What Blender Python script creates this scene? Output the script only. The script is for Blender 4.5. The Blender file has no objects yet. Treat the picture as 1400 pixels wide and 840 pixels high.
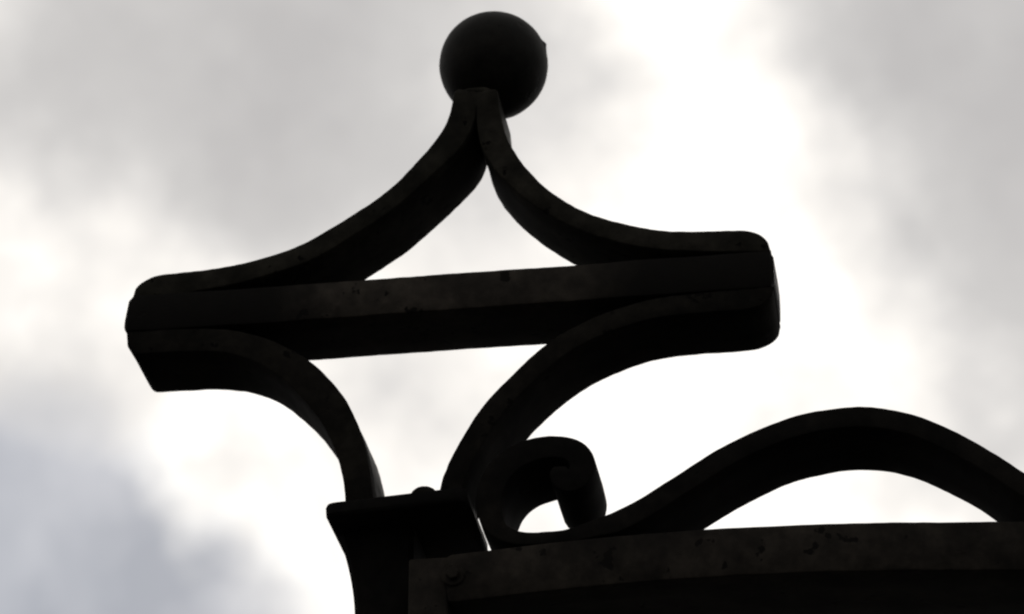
import bpy, bmesh, math, random
from mathutils import Vector, noise
random.seed(7)
scene = bpy.context.scene
COL = scene.collection

# ------------------------------------------------------------------ camera
ELEV, YAW, F_PX, DIST = math.radians(27.0), math.radians(8.2), 4500.0, 1.82
TARGET = Vector((0.0, 0.0, 2.40))
FWD = Vector((-math.sin(YAW)*math.cos(ELEV), math.cos(YAW)*math.cos(ELEV), math.sin(ELEV)))
RIGHT = FWD.cross(Vector((0, 0, 1))).normalized()
UP = RIGHT.cross(FWD).normalized()
CAM = TARGET - FWD*DIST
cd = bpy.data.cameras.new('camera')
cam = bpy.data.objects.new('camera', cd)
COL.objects.link(cam)
cam.location = CAM
cam.rotation_euler = FWD.to_track_quat('-Z', 'Y').to_euler()
cd.sensor_width = 36.0
cd.lens = F_PX/1400.0*36.0
cd.clip_start, cd.clip_end = 0.05, 2000.0
cd.dof.use_dof = True
cd.dof.focus_distance = 1.70
cd.dof.aperture_fstop = 16.0
scene.camera = cam

def ray(x, y):
    """direction of a photo pixel (1400 x 840)"""
    return (FWD*F_PX + RIGHT*(x-700.0) + UP*(420.0-y)).normalized()

def at(x, y, Y):
    """where a photo pixel meets the upright plane at depth Y -> (X, Z)"""
    d = ray(x, y)
    p = CAM + d*((Y-CAM.y)/d.y)
    return Vector((p.x, p.z))

# ------------------------------------------------------------------ sky and sun
SUN_DIR = ray(965, 110)                      # bright break in the cloud
sun_el = math.asin(SUN_DIR.z)
sun_az = math.atan2(SUN_DIR.x, SUN_DIR.y)    # clockwise from +Y
world = bpy.data.worlds.new('World')
scene.world = world
world.use_nodes = True
nt = world.node_tree
nt.nodes.clear()
N, L = nt.nodes.new, nt.links.new
def math_node(op, a, b=None, c=None, clamp=False):
    n = N('ShaderNodeMath'); n.operation = op; n.use_clamp = clamp
    for i, v in enumerate((a, b, c)):
        if v is None: continue
        if isinstance(v, (int, float)): n.inputs[i].default_value = v
        else: L(v, n.inputs[i])
    return n.outputs[0]
sky = N('ShaderNodeTexSky'); sky.sky_type = 'NISHITA'; sky.sun_disc = False
sky.sun_elevation, sky.sun_rotation = sun_el, sun_az
sky.air_density, sky.dust_density = 1.0, 2.0
tc = N('ShaderNodeTexCoord')
def sky_noise(scale, detail, rough=0.5):
    n = N('ShaderNodeTexNoise'); n.inputs['Scale'].default_value = scale
    n.inputs['Detail'].default_value = detail; n.inputs['Roughness'].default_value = rough
    L(tc.outputs['Generated'], n.inputs['Vector'])
    return n
def warp(vec, n, amount):
    s = N('ShaderNodeVectorMath'); s.operation = 'SUBTRACT'; L(n.outputs['Color'], s.inputs[0]); s.inputs[1].default_value = (.5, .5, .5)
    m = N('ShaderNodeVectorMath'); m.operation = 'MULTIPLY_ADD'; L(s.outputs[0], m.inputs[0]); m.inputs[1].default_value = (amount,)*3
    L(vec, m.inputs[2])
    return m.outputs[0]
v = warp(tc.outputs['Generated'], sky_noise(14, 2), 0.045)
v = warp(v, sky_noise(38, 4, .55), 0.026)
def blob(x, y, r, weight, soft=0.75):
    d = ray(x, y)
    n = N('ShaderNodeVectorMath'); n.operation = 'DISTANCE'; L(v, n.inputs[0]); n.inputs[1].default_value = d
    m = N('ShaderNodeMapRange'); m.interpolation_type = 'SMOOTHSTEP'
    m.inputs['From Min'].default_value = r*(1+soft)/F_PX; m.inputs['From Max'].default_value = r*(1-soft)/F_PX
    m.inputs['To Min'].default_value = 0; m.inputs['To Max'].default_value = weight
    L(n.outputs['Value'], m.inputs['Value'])
    return m.outputs['Result']
def total(items):
    s = None
    for b in items:
        o = blob(*b)
        s = o if s is None else math_node('ADD', s, o)
    return s
# thick grey cloud masses, thin veils, and one bluish gap, each at its place in the sky
grey = total([(230, 40, 250, .54, .85), (70, 120, 140, .26, .9), (470, 160, 160, .36, .85), (540, 20, 180, .30, .9), (400, 265, 110, .20, .9), (300, 70, 110, .14, .9),
              (1390, 120, 220, .52, .75), (1190, 0, 120, .46, .75), (1440, 330, 180, .36, .85), (1440, 470, 120, .22, .9), (1300, 30, 120, .12, .9), (1420, 570, 150, .34, .85), (1500, 0, 220, .3, .9),
              (770, 110, 90, .24, .85), (640, 300, 120, .20, .9), (575, 545, 110, .28, .9), (690, -20, 110, .26, .9), (10, 530, 120, .26, .85), (130, 540, 80, .14, .9)])
blue = total([(0, 720, 180, .90, .65), (150, 730, 100, .50, .7), (230, 810, 110, .50, .65), (-140, 680, 180, .5), (340, 870, 100, .60, .6), (40, 880, 140, .6, .7)])
# the rest of the sky carries on as broken overcast of the same kind
far = sky_noise(3.2, 5, .55)
fm = N('ShaderNodeMapRange'); fm.interpolation_type = 'SMOOTHSTEP'
fm.inputs['From Min'].default_value = .42; fm.inputs['From Max'].default_value = .58
L(far.outputs['Fac'], fm.inputs['Value'])
win = N('ShaderNodeVectorMath'); win.operation = 'DISTANCE'; L(tc.outputs['Generated'], win.inputs[0]); win.inputs[1].default_value = FWD
wm = N('ShaderNodeMapRange'); wm.interpolation_type = 'SMOOTHSTEP'
wm.inputs['From Min'].default_value = .16; wm.inputs['From Max'].default_value = .34
L(win.outputs['Value'], wm.inputs['Value'])
far_grey = math_node('MULTIPLY', fm.outputs['Result'], wm.outputs['Result'])
fine = sky_noise(24, 5, .55)
fine_o = math_node('MULTIPLY_ADD', fine.outputs['Fac'], .52, -.24)
mott = sky_noise(58, 4, .55)
mott_o = math_node('MULTIPLY_ADD', mott.outputs['Fac'], .36, -.18)
fine_o = math_node('ADD', fine_o, mott_o)
g = math_node('ADD', math_node('ADD', grey, far_grey), fine_o, clamp=True)
ramp = N('ShaderNodeValToRGB')
el = ramp.color_ramp.elements
el[0].position, el[0].color = 0.0, (1.16, 1.13, 1.085, 1)
el[1].position, el[1].color = 1.0, (.545, .53, .525, 1)
for ps, c in ((.14, (1.0, .962, .915)), (.38, (.78, .757, .735)), (.62, (.64, .624, .612))):
    e = el.new(ps); e.color = (*c, 1)
L(g, ramp.inputs['Fac'])
# clear air behind the gap, veiled by thin cloud
skyc = N('ShaderNodeMix'); skyc.data_type = 'RGBA'; skyc.blend_type = 'MIX'
sc = N('ShaderNodeVectorMath'); sc.operation = 'SCALE'; L(sky.outputs['Color'], sc.inputs[0]); sc.inputs['Scale'].default_value = 0.10
skyc.inputs['Factor'].default_value = 0.93
veil = N('ShaderNodeValToRGB')                 # thin blue-grey veil, thicker and thinner
veil.color_ramp.elements[0].position, veil.color_ramp.elements[0].color = .36, (.30, .335, .40, 1)
veil.color_ramp.elements[1].position, veil.color_ramp.elements[1].color = .68, (.50, .525, .58, 1)
L(sky_noise(20, 3, .5).outputs['Fac'], veil.inputs['Fac'])
L(sc.outputs[0], skyc.inputs['A']); L(veil.outputs['Color'], skyc.inputs['B'])
gap = N('ShaderNodeMix'); gap.data_type = 'RGBA'
bo = math_node('ADD', blue, math_node('MULTIPLY', fine_o, -.9), clamp=True)
L(math_node('MULTIPLY', bo, math_node('GREATER_THAN', blue, .001)), gap.inputs['Factor'])
L(ramp.outputs['Color'], gap.inputs['A']); L(skyc.outputs['Result'], gap.inputs['B'])
bg = N('ShaderNodeBackground'); bg.inputs['Strength'].default_value = 1.0
L(gap.outputs['Result'], bg.inputs['Color'])
wo = N('ShaderNodeOutputWorld'); L(bg.outputs[0], wo.inputs['Surface'])

sd = bpy.data.lights.new('sun', 'SUN')
sd.energy, sd.angle, sd.color = 1.0, math.radians(14), (1.0, .96, .9)
sun = bpy.data.objects.new('sun', sd); COL.objects.link(sun)
sun.rotation_euler = (-SUN_DIR).to_track_quat('-Z', 'Y').to_euler()
sun.location = TARGET + SUN_DIR*6

vs = scene.view_settings
vs.view_transform, vs.look, vs.exposure, vs.gamma, vs.use_curve_mapping = 'Standard', 'None', 0.0, 1.0, False
scene.render.engine = 'CYCLES'
scene.cycles.filter_width = 2.2

# ------------------------------------------------------------------ materials
def iron(name, base, worn, chip, rough, seed, lit_span=None, shaded=None):
    m = bpy.data.materials.new(name); m.use_nodes = True
    t = m.node_tree; nn, ll = t.nodes.new, t.links.new
    b = t.nodes['Principled BSDF']
    tc = nn('ShaderNodeTexCoord')
    mp = nn('ShaderNodeMapping'); mp.inputs['Location'].default_value = (seed, seed*.7, -seed)
    ll(tc.outputs['Object'], mp.inputs['Vector'])
    def nz(scale, detail, rg=.55):
        n = nn('ShaderNodeTexNoise'); n.inputs['Scale'].default_value = scale
        n.inputs['Detail'].default_value = detail; n.inputs['Roughness'].default_value = rg
        ll(mp.outputs['Vector'], n.inputs['Vector']); return n
    def rng(sock, a, c):
        r = nn('ShaderNodeMapRange'); r.interpolation_type = 'SMOOTHSTEP'
        r.inputs['From Min'].default_value = a; r.inputs['From Max'].default_value = c
        ll(sock, r.inputs['Value']); return r.outputs['Result']
    big, mid, spots, grit = nz(35, 4), nz(120, 6, .65), nz(85, 3, .6), nz(600, 4, .6)
    m1 = nn('ShaderNodeMix'); m1.data_type = 'RGBA'
    ll(rng(big.outputs['Fac'], .35, .68), m1.inputs['Factor'])
    m1.inputs['A'].default_value = (*base, 1); m1.inputs['B'].default_value = (*worn, 1)
    m2 = nn('ShaderNodeMix'); m2.data_type = 'RGBA'; m2.blend_type = 'MULTIPLY'
    m2.inputs['Factor'].default_value = .55
    ll(m1.outputs['Result'], m2.inputs['A']); ll(rng(mid.outputs['Fac'], .25, .75), m2.inputs['B'])
    m3 = nn('ShaderNodeMix'); m3.data_type = 'RGBA'            # flaked patches down to dark scale
    chips = rng(spots.outputs['Fac'], .64, .68)
    ll(chips, m3.inputs['Factor']); ll(m2.outputs['Result'], m3.inputs['A']); m3.inputs['B'].default_value = (*chip, 1)
    col = m3.outputs['Result']
    if lit_span:                                                # light put into the colour: lit tone mid-length, shaded black towards the ends
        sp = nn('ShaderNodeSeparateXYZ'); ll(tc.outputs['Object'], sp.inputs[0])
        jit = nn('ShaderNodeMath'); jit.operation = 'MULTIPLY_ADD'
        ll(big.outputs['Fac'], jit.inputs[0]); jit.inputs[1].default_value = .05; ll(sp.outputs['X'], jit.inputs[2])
        lo = rng(jit.outputs[0], lit_span[0]+.01, lit_span[0]+.055); hi = rng(jit.outputs[0], lit_span[1]-.005, lit_span[1]+.045)
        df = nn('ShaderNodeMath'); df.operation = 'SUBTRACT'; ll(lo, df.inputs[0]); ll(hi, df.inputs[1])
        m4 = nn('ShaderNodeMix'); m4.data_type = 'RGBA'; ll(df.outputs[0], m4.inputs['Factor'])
        m4.inputs['A'].default_value = (*shaded, 1); ll(col, m4.inputs['B']); col = m4.outputs['Result']
    ll(col, b.inputs['Base Color'])
    rr = nn('ShaderNodeMapRange'); rr.inputs['To Min'].default_value = rough-.1; rr.inputs['To Max'].default_value = rough+.15
    ll(mid.outputs['Fac'], rr.inputs['Value']); ll(rr.outputs['Result'], b.inputs['Roughness'])
    b.inputs['Specular IOR Level'].default_value = .03
    s = nn('ShaderNodeMath'); s.operation = 'MULTIPLY_ADD'; ll(chips, s.inputs[0]); s.inputs[1].default_value = -.8; ll(mid.outputs['Fac'], s.inputs[2])
    b1 = nn('ShaderNodeBump'); b1.inputs['Strength'].default_value = .35; b1.inputs['Distance'].default_value = .0006
    ll(s.outputs[0], b1.inputs['Height'])
    b2 = nn('ShaderNodeBump'); b2.inputs['Strength'].default_value = .25; b2.inputs['Distance'].default_value = .0002
    ll(grit.outputs['Fac'], b2.inputs['Height']); ll(b1.outputs['Normal'], b2.inputs['Normal'])
    ll(b2.outputs['Normal'], b.inputs['Normal'])
    return m
IRON = iron('black_painted_iron', (.0045, .0042, .0036), (.0100, .0091, .0076), (.002, .0018, .0016), .85, 0.3)
IRON_UPPER = iron('paler_upper_bar_iron', (.0085, .0081, .0066), (.0185, .0172, .0138), (.002, .0018, .0016), .82, 3.3)  # paler black mix for the upper bars and weld bead
IRON_SCROLL = iron('black_painted_scroll_iron', (.0042, .0039, .0036), (.0078, .0071, .0062), (.0025, .0022, .002), .85, 5.2)
IRON_WORN = iron('weathered_black_iron', (.0080, .0070, .0059), (.0200, .0171, .0139), (.003, .0026, .0022), .62, 2.1)
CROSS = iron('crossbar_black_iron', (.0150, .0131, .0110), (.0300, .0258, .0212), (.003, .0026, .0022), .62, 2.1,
             (at(395, 420, -.025).x, at(835, 380, -.025).x), (.0030, .0027, .0024))  # chipped paint, plus painted light falloff: lit middle, shaded ends
BALL = iron('black_painted_ball', (.0055, .0053, .0045), (.0085, .0081, .0070), (.003, .0026, .0022), .5, 4.7)
POST = iron('dark_black_post_iron', (.0032, .0031, .0030), (.0055, .0050, .0045), (.003, .0027, .0024), .8, 7.9)  # darker black for the post shaft and cap plate

def ground_material():
    m = bpy.data.materials.new('asphalt_ground'); m.use_nodes = True
    t = m.node_tree; b = t.nodes['Principled BSDF']
    n = t.nodes.new('ShaderNodeTexNoise'); n.inputs['Scale'].default_value = 60; n.inputs['Detail'].default_value = 8
    tc = t.nodes.new('ShaderNodeTexCoord'); t.links.new(tc.outputs['Object'], n.inputs['Vector'])
    r = t.nodes.new('ShaderNodeValToRGB')
    r.color_ramp.elements[0].color = (.03, .03, .03, 1); r.color_ramp.elements[1].color = (.065, .062, .06, 1)
    t.links.new(n.outputs['Fac'], r.inputs['Fac']); t.links.new(r.outputs['Color'], b.inputs['Base Color'])
    b.inputs['Roughness'].default_value = .9
    return m

# ------------------------------------------------------------------ helpers
def obj(name, bm, mat, parent=None, smooth=32, wobble=0.0, freq=60.0, seed=0.0):
    if wobble:
        off = Vector((seed, seed*1.7, -seed))
        for vtx in bm.verts:
            q = vtx.co*freq + off
            w2 = wobble*.45
            q2 = q*4.3
            vtx.co += Vector((noise.noise(q2+Vector((2, 8, 1))), noise.noise(q2+Vector((5, 1, 3))), noise.noise(q2)))*w2
            vtx.co += Vector((noise.noise(q), noise.noise(q+Vector((9, 3, 5))), noise.noise(q+Vector((-4, 7, 2)))))*wobble
    bmesh.ops.recalc_face_normals(bm, faces=bm.faces)
    me = bpy.data.meshes.new(name); bm.to_mesh(me); bm.free()
    me.polygons.foreach_set('use_smooth', [True]*len(me.polygons))
    me.set_sharp_from_angle(angle=math.radians(smooth))
    me.materials.append(mat)
    o = bpy.data.objects.new(name, me); COL.objects.link(o)
    if parent is not None:
        o.parent = parent
        o.matrix_parent_inverse = parent.matrix_world.inverted()
    return o

def thing(name, loc, label, cat):
    o = bpy.data.objects.new(name, None); COL.objects.link(o)
    o.empty_display_size = .05; o.location = loc
    o['label'], o['category'] = label, cat
    bpy.context.view_layer.update()
    return o

def spline(pts, step, smooth=.0):
    """Catmull-Rom through (x, z, ...) tuples, resampled by length"""
    P = [Vector(p) for p in pts]
    P = [P[0]*2-P[1]] + P + [P[-1]*2-P[-2]]
    out = []
    for i in range(1, len(P)-2):
        p0, p1, p2, p3 = P[i-1:i+3]
        n = max(2, int((p2.xy-p1.xy).length/step))
        def tj(t, a, b): return t + max(1e-6, (b.xy-a.xy).length)**.5
        t0 = 0; t1 = tj(t0, p0, p1); t2 = tj(t1, p1, p2); t3 = tj(t2, p2, p3)
        for k in range(n):
            t = t1+(t2-t1)*k/n
            a1 = p0*((t1-t)/(t1-t0))+p1*((t-t0)/(t1-t0)); a2 = p1*((t2-t)/(t2-t1))+p2*((t-t1)/(t2-t1)); a3 = p2*((t3-t)/(t3-t2))+p3*((t-t2)/(t3-t2))
            b1 = a1*((t2-t)/(t2-t0))+a2*((t-t0)/(t2-t0)); b2 = a2*((t3-t)/(t3-t1))+a3*((t-t1)/(t3-t1))
            out.append(b1*((t2-t)/(t2-t1))+b2*((t-t1)/(t2-t1)))
    out.append(P[-2])
    for _ in range(int(smooth)):                                     # a bent bar has no kinks
        out = [out[0]] + [out[i]*.5+(out[i-1]+out[i+1])*.25 for i in range(1, len(out)-1)] + [out[-1]]
    return out

def bar(path, thick, depth, y0=0.0, bevel=.0012, side=0, round_a=0.0, round_b=0.0, step=.0015, smooth=60, nose=None, free=False):
    """Sweep a flat bar lying in the XZ plane. path: (x, z[, thickness scale]).
    side 0: path is the centreline; +1 / -1: path is one edge, material on its left / right.
    round_a / round_b: length over which that edge rounds off at the start / end."""
    pts = spline([Vector((p[0], p[1], p[2] if len(p) > 2 else 1.0)) for p in path], step, smooth)
    n = len(pts)
    s = [0.0]
    for i in range(1, n): s.append(s[-1] + (pts[i].xy-pts[i-1].xy).length)
    bm = bmesh.new(); rings = []
    D = depth/2
    for i, p in enumerate(pts):
        tg = (pts[min(i+1, n-1)].xy - pts[max(i-1, 0)].xy).normalized()
        nl = Vector((-tg.y, tg.x))
        t = thick*p.z
        if side == 0: a, b = -t/2, t/2
        else: a, b = 0.0, t
        ins = 0.0
        for ln, d in ((round_a, s[i]), (round_b, s[-1]-s[i])):
            if ln > 0 and d < ln:
                u = 1-d/ln
                ins = max(ins, (1-math.sqrt(max(0, 1-u*u)))*t*.93)
        if side and not free: a += ins
        if free: b -= ins
        if nose:                                            # eased ends: (length, inset of the path edge, inset of the other edge)
            for (ln, ia, ib), d in zip(nose, (s[i], s[-1]-s[i])):
                if d < ln:
                    u = 1-d/ln
                    q = 1-math.sqrt(max(0, 1-u*u))
                    a += q*ia; b -= q*ib
        sg = side if side else 1
        shr = bevel*.8 if i in (0, n-1) else 0.0           # eased ends
        a += shr; b -= shr
        bv = min(bevel, (b-a)*.3)
        DD = D - shr
        k = .29*bv
        prof = [(a, -DD+bv), (a+k, -DD+k), (a+bv, -DD), ((a+b)/2, -DD), (b-bv, -DD), (b-k, -DD+k), (b, -DD+bv), (b, -DD/3), (b, DD/3),
                (b, DD-bv), (b-k, DD-k), (b-bv, DD), ((a+b)/2, DD), (a+bv, DD), (a+k, DD-k), (a, DD-bv), (a, DD/3), (a, -DD/3)]
        ring = []
        for (q, y) in prof:
            c = p.xy + nl*(q*sg)
            ring.append(bm.verts.new((c.x, y0+y, c.y)))
        rings.append(ring)
    m = len(rings[0])
    for r0, r1 in zip(rings, rings[1:]):
        for j in range(m):
            bm.faces.new((r0[j], r0[(j+1) % m], r1[(j+1) % m], r1[j]))
    bm.faces.new(rings[0]); bm.faces.new(rings[-1][::-1])
    return bm

def box(x0, x1, y0, y1, z0, z1, bevel, seg=3, cuts=0):
    bm = bmesh.new()
    bmesh.ops.create_cube(bm, size=1.0)
    for vtx in bm.verts:
        vtx.co = Vector(((x0+x1)/2+vtx.co.x*(x1-x0), (y0+y1)/2+vtx.co.y*(y1-y0), (z0+z1)/2+vtx.co.z*(z1-z0)))
    if bevel: bmesh.ops.bevel(bm, geom=bm.edges[:], offset=bevel, segments=seg, profile=.5, affect='EDGES')
    return bm

def edge(pts, Y):
    return [(*at(p[0], p[1], Y), *(p[2:] if len(p) > 2 else ())) for p in pts]

# ------------------------------------------------------------------ ground
bm = bmesh.new()
R = 600.0
bm.faces.new([bm.verts.new(c) for c in ((-R, -R, 0), (R, -R, 0), (R, R, 0), (-R, R, 0))])
g_o = obj('ground', bm, ground_material()); g_o['kind'] = 'structure'

# ------------------------------------------------------------------ gate post and cap
T, DEP = .0118, .0515            # flat bar thickness and depth
FR = -DEP/2                     # front plane of the finial bars
PX = DIST/F_PX                  # metres per photo pixel near the finial

cap_y0, cap_y1 = -.034, .047
ctl, ctr = at(443, 686, cap_y0), at(637, 663, cap_y0)
cap_ang = math.atan2(ctr.y-ctl.y, ctr.x-ctl.x)
cap_w = (ctr-ctl).length
cap_h = .0088
post_x0 = at(484, 838, -.006).x
post_x1 = at(558, 790, -.026).x - .0008     # the gate's stile stands right against it
post_py0, post_py1 = -.006, .034
def cap_top(x): return ctl.y + (x-ctl.x)*math.tan(cap_ang)
post = thing('gate_post', ((post_x0+post_x1)/2, .014, 0), 'black iron gate post with a flat square cap plate under the finial', 'post')
# shaft, flaring into the underside of the cap
bm = bmesh.new()
zt = cap_top((post_x0+post_x1)/2)-cap_h+.001
prof = [*[(zt-.050*k/12, .010*(1-k/12)**1.8) for k in range(13)], (1.6, 0), (.8, 0), (0.0, 0)]
rings = []
for z, fl in prof:
    x0, x1, y0, y1 = post_x0-fl, post_x1, post_py0-fl*.4, post_py1+fl*.2
    c = .0025
    rings.append([bm.verts.new((x, y, z)) for x, y in ((x0+c, y0), (x1-c, y0), (x1, y0+c), (x1, y1-c), (x1-c, y1), (x0+c, y1), (x0, y1-c), (x0, y0+c))])
for r0, r1 in zip(rings, rings[1:]):
    for j in range(8): bm.faces.new((r0[j], r0[(j+1) % 8], r1[(j+1) % 8], r1[j]))
bm.faces.new(rings[0]); bm.faces.new(rings[-1][::-1])
obj('post_shaft', bm, POST, post)
# cap plate with rounded corners, a little out of level
bm = bmesh.new()
hw, hd, rc = cap_w/2, (cap_y1-cap_y0)/2, .0055
loop = []
for cx, cy, a0 in ((hw-rc, -hd+rc, -90), (hw-rc, hd-rc, 0), (-hw+rc, hd-rc, 90), (-hw+rc, -hd+rc, 180)):
    for k in range(7):
        a = math.radians(a0+15*k)
        loop.append((cx, cy, math.cos(a), math.sin(a)))
rings = []
for z, ins in ((-cap_h, .0022), (-cap_h+.0006, .0009), (-cap_h+.002, 0), (-.0022, 0), (-.0007, .0008), (0, .0024)):
    rings.append([bm.verts.new((cx+ca*(rc-ins), cy+sa*(rc-ins), z)) for cx, cy, ca, sa in loop])
m = len(loop)
for r0, r1 in zip(rings, rings[1:]):
    for j in range(m): bm.faces.new((r0[j], r0[(j+1) % m], r1[(j+1) % m], r1[j]))
bm.faces.new(rings[0][::-1]); bm.faces.new(rings[-1])
mid = (ctl+ctr)/2
ca, sa = math.cos(cap_ang), math.sin(cap_ang)
for vtx in bm.verts:
    x, y, z = vtx.co
    vtx.co = Vector((mid.x + x*ca - z*sa, (cap_y0+cap_y1)/2+y, mid.y + x*sa + z*ca))
capo = obj('cap_plate', bm, POST, post, wobble=.0003, freq=45, seed=2)
# domed rivet on the cap between the finial's legs
rv = at(580, 668, cap_y0+.008)
bm = bmesh.new()
bmesh.ops.create_uvsphere(bm, u_segments=24, v_segments=12, radius=.0078)
for vtx in bm.verts: vtx.co = Vector((rv.x+vtx.co.x, -.026+vtx.co.y, cap_top(rv.x)-.0015+vtx.co.z*.85))
obj('rivet', bm, IRON, capo, wobble=.0004, freq=150)

# ------------------------------------------------------------------ finial
ball_c = at(675, 90, 0.0)
fin = thing('iron_finial', ((ctl.x+ctr.x)/2, 0, mid.y), 'black wrought iron finial of four curved bars and crossbar topped by a ball', 'finial')
# crossbar
TM = .0226
top = edge([(172, 404.5), (330, 394.5), (490, 383), (635, 372.5), (780, 362), (900, 353.3), (1057, 342)], FR)
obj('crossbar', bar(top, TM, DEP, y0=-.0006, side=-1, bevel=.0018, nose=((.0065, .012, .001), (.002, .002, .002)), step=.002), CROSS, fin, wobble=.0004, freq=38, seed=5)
# upper bars: outer edges
ul = edge([(182, 377.5, 1.2), (210, 375.5, 1.2), (228, 374, 1.18), (260, 370.5, 1.12), (314, 363.5, 1.05), (350, 355), (383, 345), (424, 329), (474, 297.5), (511, 274), (548, 244.5), (577, 213, 1.1),
           (597, 190, 1.3), (609, 173, 1.4), (617, 152, 1.3), (621, 136, 1.12), (622, 121, 1.08)], FR)
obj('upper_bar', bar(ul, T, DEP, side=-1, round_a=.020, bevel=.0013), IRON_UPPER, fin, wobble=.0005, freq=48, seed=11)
ur = edge([(1056, 315, 1.12), (1030, 314.5, 1.12), (969, 315, 1.08), (930, 316, 1.04), (900, 315), (869, 309.5), (826, 298), (791, 285), (763, 270), (738, 250, 1.1), (716, 225, 1.2), (701, 204, 1.35),
           (690, 182, 1.33), (684, 160, 1.22), (681, 140, 1.04), (680, 120, 1.08)], FR-.0004)
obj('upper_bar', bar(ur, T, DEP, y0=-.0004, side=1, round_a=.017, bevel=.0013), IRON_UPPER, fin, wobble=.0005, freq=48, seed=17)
# lower bars: upper/inner edges
ll_ = edge([(173, 451, 1.28), (230, 449, 1.25), (290, 448, 1.2), (340, 454, 1.25), (385, 470, 1.35), (428, 496, 1.5), (456, 523, 1.55), (479, 556, 1.5), (495, 594, 1.4), (505, 634, 1.3), (510, 684, 1.25)], FR)
e0 = ll_[-1]; ll_[-1] = (e0[0], cap_top(e0[0])-.002, e0[2])
bmL = bar(ll_, T, DEP, side=-1, bevel=.0013, free=True, round_a=.007)
obj('lower_bar', bmL, IRON, fin, wobble=.0005, freq=48, seed=23)
lr = edge([(1058, 390, 1.1), (1000, 395.5, 1.1), (940, 401, 1.05), (883, 409), (835, 424), (790, 443), (745, 471), (700, 511), (662, 551), (640, 583), (618, 622), (605, 650), (598, 668)], FR)
e0 = lr[-1]; lr[-1] = (e0[0], cap_top(e0[0])-.002, 1.0)
obj('lower_bar', bar(lr, T, DEP, side=1, bevel=.0013, free=True, round_a=.018), IRON, fin, wobble=.0005, freq=48, seed=29)
# ball
bm = bmesh.new()
bmesh.ops.create_uvsphere(bm, u_segments=72, v_segments=40, radius=77.5*PX)
nub = (RIGHT*.93 + UP*.36 - FWD*.05).normalized()
for vtx in bm.verts:
    d = vtx.co.normalized()
    k = max(0.0, 1-(d-nub).length/.085)
    vtx.co += d*.0016*(k**.6 if k > 0 else 0)
    vtx.co += Vector((ball_c.x, 0, ball_c.y))
obj('ball', bm, BALL, fin, smooth=60, wobble=.0003, freq=30, seed=3)

# weld bead that joins the two bar tips under the ball
wb = at(651, 124, FR+.002)
bm = bmesh.new()
bmesh.ops.create_uvsphere(bm, u_segments=32, v_segments=16, radius=1.0)
for vtx in bm.verts:
    c = vtx.co
    sx, sy, sz_ = [math.copysign(abs(q)**.7, q) for q in c]
    vtx.co = Vector((wb.x+sx*.0122, .0+sy*.0262, wb.y-.0005+sz_*.0042))
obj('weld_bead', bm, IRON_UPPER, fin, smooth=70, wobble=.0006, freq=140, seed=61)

# ------------------------------------------------------------------ gate leaf
RD = .070                                   # depth of the gate frame
RF = -.0275
ry0 = RF + RD/2
gate = thing('iron_gate', (at(585, 800, RF).x, ry0, .04), 'black iron gate leaf with a scrolled arch bar along its top rail', 'gate')
rail_top = edge([(607, 759), (670, 751), (740, 743), (800, 736), (900, 727.5), (975, 722), (1100, 716), (1230, 713), (1400, 712), (1700, 714), (2100, 722), (2700, 742)], RF)
rail = obj('top_rail', bar(rail_top, .0272, RD, y0=ry0, side=-1, bevel=.0016, step=.004, smooth=20), IRON_WORN, gate, wobble=.0004, freq=32, seed=41)
sx0, sx1 = at(558, 790, RF+.0015).x, at(612.5, 790, RF+.0015).x
sz = at(585, 761, RF).y
obj('stile', box(sx0, sx1, RF+.0015, RF+RD-.0015, .04, sz, .0016), IRON_WORN, gate)
rx = rail_top[-1][0]
obj('stile', box(rx+.0005, rx+.022, RF+.0015, RF+RD-.0015, .04, rail_top[-1][1]+.002, .0016), IRON_WORN, gate)
obj('bottom_rail', box(sx1+.0005, rx-.0005, RF, RF+RD, .08, .107, .0016), IRON_WORN, gate)
# scrolled bar
sc_px = [(765, 637, .8), (761.5, 649, .95), (771, 660, 1.05), (787, 657, 1.1), (797, 643, 1.15), (796, 625, 1.15), (782, 613, 1.12), (760, 609, 1.1), (730, 613, 1.12), (702, 625, 1.15), (680, 646, 1.2), (668, 673, 1.22), (668.5, 700, 1.15),
         (678, 722, .9), (703, 735, .68), (740, 735, .6), (780, 731, .66), (806, 724, .8), (838, 715), (870, 700), (935, 659.5), (1000, 619), (1062, 591), (1121, 574.5), (1173, 569), (1227, 575), (1288, 596.5), (1350, 630), (1394, 659)]
for k in (19, 18, 17, 16, 15, 14, 13, 12, 11, 10, 9, 8, 7, 6, 5, 4, 3, 2, 1, 0):
    q = sc_px[k]
    sc_px.append((2346-q[0], q[1]-{19: 4, 18: 16}.get(k, 22), *(q[2:] if len(q) > 2 else ())))
obj('scroll_bar', bar(edge(sc_px, FR), T, .0575, y0=FR+.02875, side=0, bevel=.0013, step=.0018, smooth=9), IRON_SCROLL, gate, wobble=.0004, freq=48, seed=53)
# bolt with washer where the rail meets the stile
bc = at(620, 787, RF)
bm = bmesh.new()
for r, y0, y1, sg in ((.0062, 0, -.0016, 28), (.0036, -.0016, -.0046, 6)):
    prof = [(r, y0+.002), (r, y1+.0005), (r-.0005, y1), (0, y1)]
    rings = []
    for rr, y in prof[:3]:
        rings.append([bm.verts.new((bc.x+rr*math.cos(2*math.pi*k/sg+.2), RF+y, bc.y+rr*math.sin(2*math.pi*k/sg+.2))) for k in range(sg)])
    for r0, r1 in zip(rings, rings[1:]):
        for j in range(sg): bm.faces.new((r0[j], r0[(j+1) % sg], r1[(j+1) % sg], r1[j]))
    bm.faces.new(rings[-1])
obj('bolt', bm, IRON_WORN, rail)
